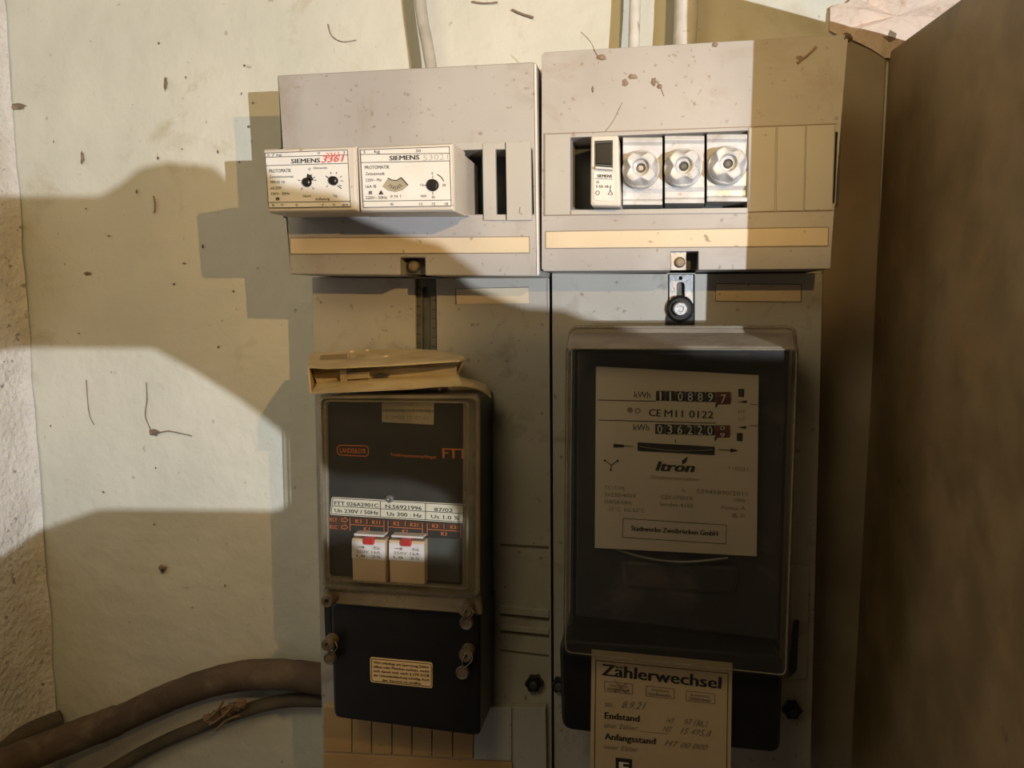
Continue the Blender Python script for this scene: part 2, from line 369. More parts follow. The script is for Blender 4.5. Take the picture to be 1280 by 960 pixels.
o = link('label_strip', slab([(570, 361), (660, 359.5), (661, 379), (571, 380)], PB+.0006, PB-.001), 'tan', lb)
bm = bmesh.new(); line(bm, (569, 361), (661, 359), 1, PB+.0003); line(bm, (569.5, 361), (570, 381), 1.2, PB+.0003); link('label_groove', bm, 'slot', lb)
link('edge_highlight', slab([(684, 348), (686.5, 348), (690, 1010), (687.5, 1010)], PB+.0010, PB-.0005), 'blank', lb, bevel=.0003)  # paler strip painted on as the highlight along the board's edge
# lower relief of the left board
link('ledge', slab([(625, 680), (686, 683), (686, 685.5), (625, 682.0)], PB+.0008, PB-.001), 'groove', lb)
link('ledge', slab([(625, 757), (686, 763), (686, 773), (625, 767)], PB+.0025, PB-.001), 'board', lb, bevel=.0005)
link('groove', slab([(625, 768), (686, 774), (686, 776), (625, 770)], PB+.0006, PB-.001), 'groove', lb)
link('ledge', slab([(625, 781), (686, 787), (686, 794), (625, 788)], PB+.0025, PB-.001), 'board', lb, bevel=.0005)
link('groove', slab([(625, 789), (686, 795), (686, 797), (625, 791)], PB+.0006, PB-.001), 'groove', lb)
link('ledge', slab([(625, 812), (686, 819), (686, 820.5), (625, 813.5)], PB+.0008, PB-.001), 'groove', lb)
# terminal cover with knock out ribs below the receiver
xs = [404, 440, 464.5, 490, 515, 540, 566, 592, 640]
for i in range(8):
    x0, x1 = xs[i]+.7, xs[i+1]-.7
    y1 = lambda x: 941+(x-440)*.05
    o = link('knockout', slab([(x0, 884), (x1, 884), (x1, y1(x1)), (x0, y1(x0))], PB+.0075, PB), 'tanboard' if i < 7 else 'board', lb, bevel=.0004)
link('terminal_cover', slab([(403.5, 884), (682, 884), (684, 1010), (404, 1010)], PB+.006, PB), 'board', lb, bevel=.0006)
o = link('lower_cover', slab([(404, 941.7), (592, 951), (640, 953), (642, 1010), (405, 1010)], PB+.0075, PB+.005), 'tanboard', lb, bevel=.0004)
def hexknob(parent, cx, cy, p, r=12):
    bm = bmesh.new(); pts = []
    for i in range(12):
        a = 2*math.pi*i/12; rr = r*(1 if i % 2 == 0 else .78); pts.append((cx+rr*math.cos(a), cy+rr*.9*math.sin(a)))
    prism(bm, [W(x, y, p+.006) for x, y in pts], p)
    k = link('knob', bm, 'black', parent, bevel=.0008)
    bm = bmesh.new(); lathe(bm, W(cx, cy, p+.006), [(.0032, -.001), (.0032, .002), (.0022, .0028)], 14); link('knob_screw', bm, 'inner', k)
hexknob(lb, 667, 856, PB); 
# right board
rb = thing('meter_board', 'grey meter board on the right carrying the large glazed meter', 'meter board', W(860, 990, PB))
outer = [(690, 341.3), (1029, 341.3), (1012, 1010), (693, 1010)]
link('backboard', plate(outer, [[(835, 342.5), (868, 342.5), (868, 470), (835, 470)]], PB, .002), 'board', rb, bevel=.0008)
link('slot_floor', slab([(830, 342), (873, 342), (873, 476), (830, 476)], PB-.005, PB-.009), 'slot', rb)
bm = plate([(836.5, 343), (866.5, 343), (866.5, 469), (836.5, 469)], [roundpts([(846, 353), (855.5, 353), (856, 462), (846, 462)], 4), circ(850.5, 347.5, 2.2, 10)], PB-.001, PB-.0035)
o = link('slotted_rail', bm, 'metal', rb, bevel=.0003); o['label'] = 'bright zinc slotted fixing plate'
bm = bmesh.new(); lathe(bm, W(850, 386, PB-.001), [(.0094, 0), (.0094, .004), (.0075, .005)], 28); o = link('washer', bm, 'black', rb)
bm = bmesh.new(); prism(bm, [W(x, y, PB+.002) for x, y in [(830, 412), (834, 392), (841, 384), (861, 384), (867, 394), (867, 412)]], PB-.001); link('hanger_lug', bm, 'black', rb, bevel=.0006)
bm = bmesh.new(); lathe(bm, W(850.5, 386, PB+.003), [(.0052, 0), (.0052, .0045), (.0042, .006), (.0022, .006), (.0018, .0048)], 24); s = link('clamp_screw', bm, 'metal', rb, smooth=False)
o = link('label_strip', slab([(895, 355), (1001, 356), (1001, 377), (895, 376)], PB+.0006, PB-.001), 'tan', rb)
bm = bmesh.new(); pl(bm, [(895, 354.5), (1001.6, 355.5), (1001.6, 377.6), (894.5, 376.6)], 1, PB+.0003, True); link('label_groove', bm, 'slot', rb)
link('side_latch', slab([(988, 706), (1012, 709), (1009, 848), (986, 850)], PB+.004, PB), 'board', rb, bevel=.0008)
link('latch_slot', slab([(993, 776), (999, 776), (996, 838), (988, 846), (986, 838)], PB+.0055, PB+.003), 'inner', rb)
hexknob(rb, 991, 890, PB, 13); hexknob(rb, 699, 858, PB, 11)

# ================================================================ LEFT UPPER COVER
ld = thing('distribution_cover', 'grey upper cover on the left holding two white timers', 'fuse box', W(515, 344, PC))
outer = roundpts([(346, 94), (668, 77), (671.5, 345), (531, 344.5), (531, 322), (501, 322), (501, 344.5), (362, 343)], 3, 3)
hole = [(354, 190), (665, 186), (667, 268), (359, 267)]
notch_free = [(346, 94), (664, 77.2), (671, 79), (674.5, 344), (672, 345.5), (531.5, 344.5), (531, 322), (500, 322), (500.5, 344), (362, 343)]
link('cover_shell', plate(notch_free, [hole], PC, .005), 'box', ld, bevel=.0016, seg=3)
link('opening_floor', slab([(349, 185), (668, 181), (669, 272), (354, 272)], .092, .088), 'inner', ld)
link('notch_back', slab([(496, 318), (536, 318), (536, 343), (496, 343)], PC-.012, PC-.016), 'slot', ld)
bm = bmesh.new(); lathe(bm, W(519, 333, PC-.012), [(.004, 0), (.004, .004), (.003, .005)], 14); link('notch_screw', bm, 'brass', ld)
link('label_strip', slab([(363, 298), (661, 296.5), (661.5, 315.5), (363.5, 317)], PC+.0006, PC-.001), 'tan', ld)
bm = bmesh.new(); pl(bm, [(362.5, 297.3), (661.6, 295.8), (662.1, 316.3), (363, 317.8)], .9, PC+.0003, True); link('label_groove', bm, 'print_soft', ld)
o = link('blanking_plate', slab([(632, 177.5), (663, 176), (664.5, 275), (633.5, 275.5)], PC+.0022, PC-.002), 'blank', ld, bevel=.0003)
bm = bmesh.new(); prism(bm, [W(x, y, PC+.0018) for x, y in [(603, 179), (630.5, 177.6), (631, 186.5), (619, 187), (620.3, 268), (631.5, 268), (631.7, 275.2), (604.5, 275.3)]], PC-.002)
o = link('blanking_plate', bm, 'blank', ld, bevel=.0003); o['label'] = 'blanking plate with an open slot'
link('opening_lintel', slab([(567, 179), (603, 178), (603, 186.7), (568, 188)], PC+.001, PC-.002), 'blank', ld)
bm = bmesh.new()
for (a, b) in (((650, 259), (649, 266)), ((649, 266), (653, 268))): line(bm, a, b, 1, PC+.0024)
link('scratch_mark', bm, 'dirt', ld)

link('edge_highlight', slab([(667.5, 80), (670.2, 80), (673.6, 344), (671, 344)], PC+.0010, PC-.0005), 'face', ld, bevel=.0003)  # near-white strip stands in for light caught by the cover's rounded edge
# ---- timers
def timer(label, front, face, pf=.165, pb=.0925):
    t = thing('timer_relay', label, 'timer', W((front[2][0]+front[3][0])/2, front[2][1], pf))
    # stepped body: the front third is a little larger than the part behind it
    f = [W(x, y, pf) for x, y in front]
    c = sum(f, Vector())/4
    bm = bmesh.new()
    loops = []
    for ins, p in ((.0010, pf), (0, pf-.0022), (0, pf-.030), (.0012, pf-.0305), (.0018, pb)):
        L_ = []
        for v in f:
            d = Vector((math.copysign(1, v.x-c.x), 0, math.copysign(1, v.z-c.z)))
            L_.append(bm.verts.new(Vector((v.x, -p, v.z))-d*ins))
        loops.append(L_)
    for a, b in zip(loops, loops[1:]): loop_faces(bm, a, b)
    bm.faces.new(loops[0]); bm.faces.new(loops[-1])
    link('housing', bm, 'white_plastic', t, bevel=.0007)
    link('front_label', slab(face, pf+.0006, pf-.0005), 'face', t)
    return t
def tline(bm, y0l, y0r, x0, x1, p): line(bm, (x0, y0l), (x1, y0r), .7, p)
P_ = .165+.0009
t1 = timer('left white timer relay with two black dials and red handwritten number', [(328, 186), (445, 182), (447, 264), (334.5, 266)], [(331, 191), (434.5, 187), (438.5, 258.5), (335.5, 260)])
bm = bmesh.new()
tline(bm, 196.5, 193.5, 331.3, 434.5, P_); tline(bm, 207, 204, 332, 435, P_); tline(bm, 253, 251.5, 335, 438, P_)
pl(bm, [(331.3, 191.3), (434.3, 187.4), (438.2, 258.2), (335.7, 259.7)], .7, P_, True)
txt(bm, 'SIEMENS', (364, 204.3), (400, 203), 5.6, P_, .03)
txt(bm, '5 7 kg', (334, 195.6), (352, 194.6), 3, P_); txt(bm, '50', (397, 192.7), (400, 192.6), 2.6, P_); txt(bm, '3', (429, 192), (431, 192), 3, P_)
txt(bm, 'PROTOMATIK', (336.5, 216), (364, 215), 4.4, P_, .01)
txt(bm, 'Zeitrelaisautomat', (337, 222.5), (367, 221.8), 3.2, P_); txt(bm, '7PR20 10', (337.5, 229.5), (356, 229), 3.4, P_); txt(bm, '16A 250V', (338, 236.8), (352, 236.4), 3.6, P_)
txt(bm, '220V~ 50Hz', (338.5, 243.6), (362, 243.3), 3.2, P_); txt(bm, '8', (345, 250.5), (349, 250.4), 4, P_, .05)
txt(bm, 'Hinweis', (392, 211.5), (409, 210.8), 3, P_); txt(bm, 'Nacht', (379, 246.5), (389, 246.2), 3, P_); txt(bm, 'Tag', (416, 245.8), (421.5, 245.6), 3, P_); txt(bm, 'Aufladung', (394, 250.4), (412, 249.8), 3.2, P_)
txt(bm, '0', (385.5, 213), (388, 213), 3.4, P_)
for x, s in ((340, '6'), (351, '19'), (369, '3'), (402, '7'), (416, '15'), (428, '18 19')): txt(bm, s, (x, 257.6), (x+(7 if len(s) > 3 else 3), 257.4), 2.8, P_)
for cx, cy, ts in ((384, 228, (-60, -35, -15, 45, 130, 195)), (417, 226, (-150, -110, -70, -30, 0, 35, 140))):
    poly(bm, circ(cx, cy, 5.8, 18), P_+.0001)
    for a in ts:
        a = math.radians(a); line(bm, (cx+9*math.cos(a), cy+9*math.sin(a)), (cx+12*math.cos(a), cy+12*math.sin(a)), .8, P_)
poly(bm, [(383, 223), (384, 217), (389, 219), (392, 225), (388, 226)], P_+.0001)
line(bm, (408.5, 220.5), (411, 223.5), 1, P_); line(bm, (422, 232), (427, 236), 1, P_)
link('printed_lettering', bm, 'print', t1)
for cx, cy in ((384, 228), (417, 226)):
    bm = bmesh.new(); lathe(bm, W(cx, cy, .165), [(.0026, 0), (.0026, .0022), (.0020, .0026)], 18); link('dial', bm, 'black', t1)
bm = bmesh.new(); txt(bm, '3361', (402, 203.5), (431, 201.5), 9, P_+.0001, .025, .3); txt(bm, '3361', (408, 198), (425, 196.5), 7, P_+.0001, .0, -.2)
link('handwritten_number', bm, 'print_red', t1)
t2_ = timer('wider white timer relay with fan shaped scale window and one black dial', [(445.5, 183), (566, 178), (567.6, 264), (449.5, 265)], [(450, 187), (562, 183), (564.5, 257.5), (454, 259.5)])
bm = bmesh.new()
tline(bm, 193, 191.5, 451, 562, P_); tline(bm, 203.2, 201, 451.5, 562.5, P_); tline(bm, 251.5, 250, 454, 564, P_)
pl(bm, [(450.3, 187.3), (561.7, 183.4), (564.2, 257.2), (454.3, 259.2)], .7, P_, True)
txt(bm, 'SIEMENS', (487, 200.5), (524, 199.3), 5.8, P_, .03)
txt(bm, '5', (454.5, 191.5), (457, 191.5), 3, P_); txt(bm, 'kg', (468, 191.2), (475, 190.9), 3, P_); txt(bm, '50', (520, 190.2), (526, 190), 3.4, P_)
txt(bm, 'PROTOMATIK', (456, 211.5), (487, 210.8), 4.4, P_, .01)
for s, x1, y in (('Zeitautomatik', 481, 219), ('220V~ Mo', 477, 227), ('16A III', 470, 235), ('220V~ 50Hz', 484, 249)): txt(bm, s, (457, y), (x1, y-.4), 3.8, P_)
txt(bm, '8', (461, 243), (465, 243), 4.5, P_, .03); poly(bm, [(473, 243), (479.5, 243), (476.3, 237.5)], P_)
txt(bm, '0 N 1', (488, 247), (501, 246.6), 3, P_); txt(bm, 'min', (526, 246.5), (533, 246.3), 3, P_)
for x, s in ((488, '6'), (524, '12'), (540, '15'), (556, '18')): txt(bm, s, (x, 256.6), (x+4, 256.5), 3.4, P_)
poly(bm, circ(541, 231.5, 7.6, 22), P_+.0001)
for a in (-90, 90, 180): a = math.radians(a); line(bm, (541+8*math.cos(a), 231.5+8*math.sin(a)), (541+12*math.cos(a), 231.5+12*math.sin(a)), .7, P_)
pl(bm, [(541+14.5*math.cos(math.radians(a)), 231.5+14.5*math.sin(math.radians(a))) for a in (-68, -55, -42, -30, -20)], 1.1, P_)
txt(bm, '0', (539.5, 218), (541.5, 218), 3, P_); txt(bm, '30', (553, 233), (557, 233), 3.4, P_); txt(bm, '45', (539.5, 248), (543.5, 248), 3.2, P_); txt(bm, '15', (525, 232.5), (529, 232.5), 3, P_)
link('printed_lettering', bm, 'print', t2_)
fan = [(485, 222.5), (490, 225), (496, 225.5), (501.5, 222), (510, 231.5), (503, 237.5), (494, 240), (485, 238), (478, 233)]
bm = slab(fan, P_+.0001, .165); o = link('scale_window', bm, 'grey_sticker', t2_); o['label'] = 'fan shaped scale window'
bm = bmesh.new(); pl(bm, fan[3:5], 1.4, P_+.0003); pl(bm, fan[0:4], 1.1, P_+.0003)
for k in range(7): a = math.radians(45+k*15); line(bm, (494+7*math.cos(a), 224+9*math.sin(a)), (494+12*math.cos(a), 224+13*math.sin(a)), .8, P_+.0003)
link('scale_marks', bm, 'print', t2_)
bm = bmesh.new(); lathe(bm, W(541, 231.5, .165), [(.0034, 0), (.0034, .0022), (.0028, .0026)], 20); link('dial', bm, 'black', t2_)
bm = bmesh.new(); txt(bm, '53021', (529, 200.5), (560, 199.2), 7, P_, -.01); link('handwritten_number', bm, 'print_grey', t2_)

# ================================================================ RIGHT UPPER COVER
rd = thing('distribution_cover', 'grey upper cover on the right holding one breaker and three screw fuses', 'fuse box', W(860, 337, PC))
outer = [(677, 69), (681, 65), (1056, 43), (1060.5, 47), (1038, 336), (873, 337.5), (873, 314), (838, 314.5), (838, 338), (680, 339), (677, 336)]
hole = [(713, 172), (935, 163), (934, 260), (713, 262)]
slot_r = [(1044.5, 165), (1047.5, 165), (1043.5, 254), (1041, 254)]
link('cover_shell', plate(outer, [hole, slot_r], PC, .005), 'box', rd, bevel=.0016, seg=3)
link('opening_floor', slab([(708, 167), (940, 158), (940, 266), (708, 268)], .092, .088), 'inner', rd)
link('slot_back', slab([(1038, 160), (1052, 160), (1048, 258), (1036, 258)], PC-.008, PC-.01), 'inner', rd)
link('label_strip', slab([(682.5, 290), (1035, 284.5), (1034.5, 307), (682.5, 310)], PC+.0006, PC-.001), 'tan', rd)
bm = bmesh.new(); pl(bm, [(682, 289.3), (1035.6, 283.8), (1035, 307.8), (682, 310.8)], .9, PC+.0003, True); link('label_groove', bm, 'print_soft', rd)
for q in ([(681, 168), (712.4, 166.8), (712.4, 268.4), (681, 269)], [(936, 159.2), (970, 158), (968.5, 264), (935.5, 265)], [(972, 158), (1007, 156.7), (1004.5, 263.3), (970.3, 264)], [(1008.5, 156.6), (1043.8, 155.3), (1040.5, 262.6), (1006, 263.3)]):
    link('blanking_plate', slab(q, PC+.0008, PC-.002), 'blank', rd, bevel=.0004)
for a, b in (((680, 167.4), (1047, 154.6)), ((680, 269.6), (1044, 263.3)), ((680, 167), (680, 270))):
    bm = bmesh.new(); line(bm, a, b, 1.0, PC+.0003); link('seam', bm, 'print_soft', rd)
link('opening_sill', slab([(713.4, 262.4), (934, 259.5), (934, 266.5), (713.4, 268.6)], PC+.0012, PC-.01), 'blank', rd, bevel=.0004)
link('fixing_tab', slab([(838.5, 315), (857.5, 314.6), (857.5, 337.4), (838.5, 337.6)], PC-.003, PC-.006), 'metal', rd)
bm = bmesh.new(); lathe(bm, W(850, 328, PC-.003), [(.0034, 0), (.0034, .0016), (.0026, .0022)], 18); link('tab_screw', bm, 'brass', rd)
link('notch_back', slab([(835, 311), (877, 311), (877, 337), (835, 337)], PC-.02, PC-.024), 'slot', rd)
# smudges and cobwebs on the cover
for q in (irregular(790, 96, 9, 4), irregular(781, 103, 5, 6), irregular(817, 102, 4, 6), irregular(825, 108, 4, 4), irregular(753, 72, 9, 4), irregular(893, 56, 5, 4), irregular(741, 112, 2, 5)):
    blob('dirt_lump', q, PC+.0001, rd, .0008)
blob('dirt_lump', irregular(1000, 72, 6, 3)+[], PC+.0001, rd, .0006); thread('cobweb', [(996, 79), (1008, 70), (1020, 58)], .0009, PC+.0004, rd)
thread('cobweb', [(726, 40), (738, 52), (746, 68), (756, 74)], .00025, PC+.0006, rd); thread('cobweb', [(756, 165), (766, 152), (774, 136), (778, 128)], .0002, PC+.0003, rd)
thread('cobweb', [(815, 98), (824, 106), (830, 120)], .0002, PC+.0004, rd)
blob('dirt_lump', irregular(1058, 48, 9, 8), PC-.003, rd, .004, 'tape')

# ---- miniature circuit breaker
mb = thing('circuit_breaker', 'slim white miniature circuit breaker with black toggle beside the fuses', 'breaker', W(757, 257, .135))
bm = slab([(738.6, 169.5), (773, 168.6), (776, 258), (738, 257)], .132, .092); link('body', bm, 'mcb', mb, bevel=.0014, seg=3)
link('toggle_recess', slab([(743.5, 176), (766, 175), (766, 211), (743.5, 209)], .1327, .13), 'inner', mb)
bm = bmesh.new(); a = [W(x, y, .1332) for x, y in [(744.5, 179), (765, 178), (765, 206), (744.5, 205)]]
prism(bm, a, .131); link('toggle', bm, 'black', mb, bevel=.0006)
link('toggle_lip', slab([(744, 208), (765.5, 209.5), (765.5, 212), (744, 210.5)], .1365, .131), 'face', mb, bevel=.0003)
link('front_label', slab([(742, 215), (768, 216), (768, 252), (742.5, 250)], .1326, .1315), 'face', mb)
bm = bmesh.new(); q = .1329
txt(bm, 'SIEMENS', (746.5, 221.6), (765, 222.1), 3.8, q, .04); line(bm, (743, 223.2), (767, 224), .6, q); txt(bm, 'G', (745.5, 229), (748.5, 229), 3.2, q, .04); txt(bm, '5 SX 10-2', (745, 234.5), (764, 234.8), 3.2, q, .03)
pl(bm, circ(747, 241, 2.4, 10), .7, q, True); pl(bm, [(760, 243), (766, 243), (763, 238)], .7, q, True); line(bm, (763, 234.5), (763, 238), .8, q)
link('printed_lettering', bm, 'print', mb)
# ---- screw fuse holders
def fuse(label, x0, x1, yt, cx, cy, rot, metaltip):
    t = thing('screw_fuse', label, 'fuse', W((x0+x1)/2, 257, .118), 'screw fuses in the right upper cover')
    bm = bmesh.new()
    # ceramic block with curved section: profile down the height, swept across the width
    ysl = [(yt, .110), (yt+2, .120), (yt+7, .1215), (yt+12, .1185), (yt+30, .117), (yt+66, .117), (yt+72, .115), (yt+79, .115), (yt+81, .1195), (yt+86, .120), (yt+88, .112)]
    A = [bm.verts.new(W(x0, y, p)) for y, p in ysl]; B = [bm.verts.new(W(x1, y+(0 if True else 0), p)) for y, p in ysl]
    for i in range(len(ysl)-1): bm.faces.new((A[i], B[i], B[i+1], A[i+1]))
    A2 = [bm.verts.new((v.co.x, -.092, v.co.z)) for v in (A[0], A[-1])]; B2 = [bm.verts.new((v.co.x, -.092, v.co.z)) for v in (B[0], B[-1])]
    bm.faces.new([*A, A2[1], A2[0]]); bm.faces.new([*reversed(B), B2[0], B2[1]]); bm.faces.new((A[0], A2[0], B2[0], B[0])); bm.faces.new((A[-1], B[-1], B2[1], A2[1]))
    link('ceramic_block', bm, 'ceramic', t, bevel=.0004)
    # cap: round skirt, four-lobed grip, sight hole
    c = W(cx, cy, .1165); R = .0120
    bm = bmesh.new(); lathe(bm, c, [(R, 0), (R, .0055), (R*.96, .0075), (R*.88, .008)], 40); cap = link('fuse_cap', bm, 'ceramic', t, smooth=False)
    bm = bmesh.new(); n = 64; loops = []
    for h, s, k in ((.0075, 1.0, .12), (.0135, .95, .36), (.0152, .90, .40), (.0157, .83, .40)):
        L_ = []
        for i in range(n):
            a = 2*math.pi*i/n; sq = abs(math.cos(2*(a-math.radians(45)-rot)))  # 1 at corners
            r = min(R*.96*s*(1-k*(1-sq**1.9))*1.06, R*.93*s)
            L_.append(bm.verts.new(c+Vector((r*math.cos(a), -h, r*math.sin(a)))))
        loops.append(L_)
    for r, h in ((.0058, .0154), (.0052, .0150), (.0046, .0118), (.0030, .0112), (.0028, .0085)):
        loops.append([bm.verts.new(c+Vector((r*math.cos(2*math.pi*i/n), -h, r*math.sin(2*math.pi*i/n)))) for i in range(n)])
    for a, b in zip(loops, loops[1:]): loop_faces(bm, a, b)
    bm.faces.new(loops[-1])
    link('grip', bm, 'ceramic', cap, bevel=0, smooth=False)
    bm = bmesh.new(); lathe(bm, c+Vector((0, -.0085, 0)), [(.0027, 0), (.0027, .001), (.0015, .0022)], 16); link('indicator', bm, 'metal' if metaltip else 'slot', cap)
    return t
fuse('first ceramic screw fuse beside the breaker, bright metal in its sight hole', 778.5, 828, 170, 801.6, 213.5, 0, True)
fuse('middle ceramic screw fuse between the two other fuses', 831, 880.5, 168, 854, 211.5, 0.05, False)
fuse('third ceramic screw fuse farthest from the breaker with a turned cap', 883.5, 934, 166, 908, 208.5, -.22, False)

# ================================================================ RIPPLE CONTROL RECEIVER
PR = .118
rc = thing('ripple_control_receiver', 'black ripple control receiver with clear front window on the left board', 'receiver', W(505, 905, PR))
link('base_case', slab(roundpts([(400, 497), (600, 496), (601, 770), (406, 750)], 8), PR, PB+.0006), 'black', rc, bevel=.0015)
link('terminal_case', slab(roundpts([(413, 752), (601, 766), (600, 918), (593, 920), (417, 897)], 9), PR+.006, PB+.0006), 'black', rc, bevel=.002, seg=3)
link('side_strip', slab([(404, 745), (414, 748), (416, 800), (406, 800)], PR, PB+.0006), 'black', rc, bevel=.001)
fp = slab(roundpts([(408, 502), (580, 502), (579, 733), (411, 721)], 5), PR+.002, PR-.001)
link('faceplate', fp, 'faceplate_dark', rc, bevel=.0003)
q = PR+.0023
link('maker_sticker', slab([(477, 503), (542.5, 503), (542, 531), (477.5, 527.5)], PR+.0024, PR+.001), 'grey_sticker', rc)
bm = bmesh.new(); txt(bm, 'EVU-Nr. 13 99-02', (482, 515), (538, 516), 5, PR+.0027, -.005); txt(bm, 'KOMBI 13 97-42', (482, 523.5), (536, 525.5), 5, PR+.0027, -.005)
link('printed_lettering', bm, 'print_soft', rc)
bm = bmesh.new()
pl(bm, roundpts([(421.5, 556.5), (460.5, 557.5), (460.5, 570.5), (421.5, 568.5)], 5, 4), 1.2, q, True)
txt(bm, 'LANDIS&GYR', (425, 566), (457.5, 567.2), 6.5, q, .02)
link('maker_badge', bm, 'orange', rc); bm = bmesh.new()
txt(bm, 'Tonfrequenzempfänger', (488, 570), (546, 573.2), 4, q, .03)
link('product_lettering', bm, 'orange', rc); bm = bmesh.new()
txt(bm, 'FTT', (553.5, 572.5), (584, 573.5), 12.5, q, .025)
link('type_lettering', bm, 'orange', rc); bm = bmesh.new()
yl = lambda x: (x-412)*.062
def T(s, x0, x1, y, h, bold=.02): txt(bm, s, (x0, y+yl(x0)), (x1, y+yl(x1)), h, q+.0004, bold)
T('KLT', 412.5, 421.5, 651.5, 4.5); T('KLC', 412.5, 421.5, 660.5, 4.5)
for yy in (649.5, 658.5):
    x = 427; pl(bm, [(x, yy-1.2), (x+4, yy-1.2), (x+4, yy-3), (x+8, yy+.7), (x+4, yy+3.5), (x+4, yy+2.2), (x, yy+2.2)], .7, q+.0004, True)
for x, s in ((444.5, 'K1'), (465.5, 'K11'), (492, 'K2'), (513, 'K21'), (540.5, 'K3'), (563, 'K31')): T(s, x, x+(7 if len(s) == 2 else 9.5), 651.5, 4.5)
for x, s in ((455, 'K1'), (503, 'K2'), (551.5, 'K3')): T(s, x, x+7, 660.6, 4.6)
for x0, x1 in ((437.5, 480), (485, 528), (534, 576)):
    y0, y1 = 654+yl(x0), 654+yl(x1); line(bm, (x0, y0), (x1, y1), .8, q+.0004); line(bm, (x0, y0-8), (x0, y0+8), .8, q+.0004); line(bm, (x1, y1-8), (x1, y1+8), .8, q+.0004)
    xm = (x0+x1)/2; line(bm, (xm, 646+yl(xm)), (xm, 652+yl(xm)), .8, q+.0004)
link('orange_lettering', bm, 'orange', rc)
bm = bmesh.new(); poly(bm, [(411, 644), (434, 645.5), (434, 664), (411, 662.5)], q)
for x0, x1 in ((440, 458.5), (461, 479), (487.5, 506), (508.5, 527), (535, 554), (557, 575)): poly(bm, [(x0, 644.5+yl(x0)), (x1, 644.5+yl(x1)), (x1, 653+yl(x1)), (x0, 653+yl(x0))], q)
link('terminal_legend', bm, 'rust', rc)
npl = link('nameplate', slab(roundpts([(414.5, 621.3), (581, 630.5), (581, 654), (412.5, 643.5)], 2, 2), PR+.0032, PR+.001), 'sticker', rc)
bm = bmesh.new(); qq = PR+.0035
pl(bm, [(416, 622.7), (579.5, 631.7), (579.5, 652.6), (414, 642.3)], .7, qq, True); line(bm, (415, 632.4), (579.5, 642), .7, qq); line(bm, (475.5, 626), (475.5, 646), .8, qq); line(bm, (532, 629), (532, 649.5), .8, qq)
txt(bm, 'FTT 026A2901C', (418, 631.2), (473, 634.5), 4.8, qq, .02); txt(bm, 'N.56921996', (482, 635.2), (527, 637.8), 4.8, qq, .02); txt(bm, '87/02', (543, 639), (566, 640.2), 4.6, qq, .01)
txt(bm, 'Un 230V / 50Hz', (418.5, 640.3), (473, 643.5), 4.8, qq, .02); txt(bm, 'Us 300 : Hz', (484, 644.5), (527, 647), 4.8, qq, .02); txt(bm, 'Us 1.0 %', (539, 647.8), (574, 650), 4.6, qq, .01)
link('printed_lettering', bm, 'print', rc)
bm = bmesh.new(); lathe(bm, W(487.5, 623, PR+.002), [(.0028, 0), (.0028, .002), (.002, .0028), (.001, .0028), (.0009, .0015)], 18); link('plate_screw', bm, 'metal', rc)
# relays
for x0, x1, yt, s1 in ((439.5, 481.5, 673, 0), (486, 530.5, 675, 1)):
    rl = link('relay', slab([(x0, yt), (x1, yt+2.2), (x1+.5, yt+56), (x0+1.5, yt+53)], PR+.0110, PR+.002), 'relay', rc, bevel=.0006)
    link('relay_label', slab([(x0+.3, yt+3.5), (x1-.3, yt+5.7), (x1-.3, yt+28), (x0+.3, yt+24.5)], PR+.0114, PR+.010), 'relay_white', rl)
    link('relay_lever', slab([(x0+15, yt-1), (x0+27, yt), (x0+27, yt+8.5), (x0+14, yt+8)], PR+.0140, PR+.008), 'red', rl, bevel=.0006)
    link('relay_cap', slab([(x0+3, yt-6), (x1-2, yt-4), (x1-2, yt-1.5), (x0+3, yt-3.5)], PR+.0100, PR+.002), 'relay_white', rl, bevel=.0002)
    bm = bmesh.new(); txt(bm, '4 5', (x0+6, yt+12), (x1-6, yt+14), 3, PR+.0117); txt(bm, '250V 16A', (x0+6, yt+17.5), (x1-6, yt+19.5), 3.4, PR+.0117, .01); txt(bm, 'L8  25', (x0+6, yt+23), (x1-6, yt+25), 3.2, PR+.0117, .01)
    link('relay_print', bm, 'print_soft', rl)
link('relay_socket', slab([(534, 672), (574, 674), (574, 729), (534, 726)], PR+.004, PR+.001), 'inner', rc, bevel=.0008)
# clear window cover
def cover_mesh(l0, l1, l2, p0, p1, p2, r, flange=None):
    bm = bmesh.new(); loops = []
    for l, p, rr in ((l0, p0, r), (l1, p1, r), (l2, p2, r*.8)):
        pts = roundpts([(a, b) for a, b in l], rr, 4); loops.append([bm.verts.new(W(v[0], v[1], p)) for v in pts])
    for a, b in zip(loops, loops[1:]): loop_faces(bm, a, b)
    bm.faces.new(loops[-1]); return bm, loops
bm, lp = cover_mesh([(396, 491), (601, 491), (601.5, 757), (405, 744)], [(397.5, 494), (600, 494), (600, 746), (403, 735)], [(401, 498), (595, 498), (594, 742), (405, 730)], PR, PR+.018, PR+.0205, 9)
for f in bm.faces:
    nrm = f.normal if f.normal.length else Vector((0, 0, 1))
bm.normal_update()
for f in bm.faces: f.material_index = 0 if abs(f.normal.y) > .9 else 1
cv = link('window_cover', bm, ['clear', 'clear_edge'], rc, smooth=False); cv['label'] = 'clear plastic window cover'
link('window_flange', slab([(403, 737), (600, 747), (602, 769), (592, 768), (417, 755), (406, 752)], PR+.0125, PR+.008), 'clear_edge', rc, bevel=.001)
def rim(name, pts, p, rad, parent, m='clear_edge', close=True):
    bm = bmesh.new(); P = [W(a[0], a[1], p) for a in pts]
    if close: P.append(P[0]); 
    tube(bm, P, rad, 6, 0, not close); return link(name, bm, m, parent, smooth=True)
rim('window_rim', roundpts([(406, 501), (585, 503), (584, 736), (411, 724)], 6, 4), PR+.0195, .0008, rc)
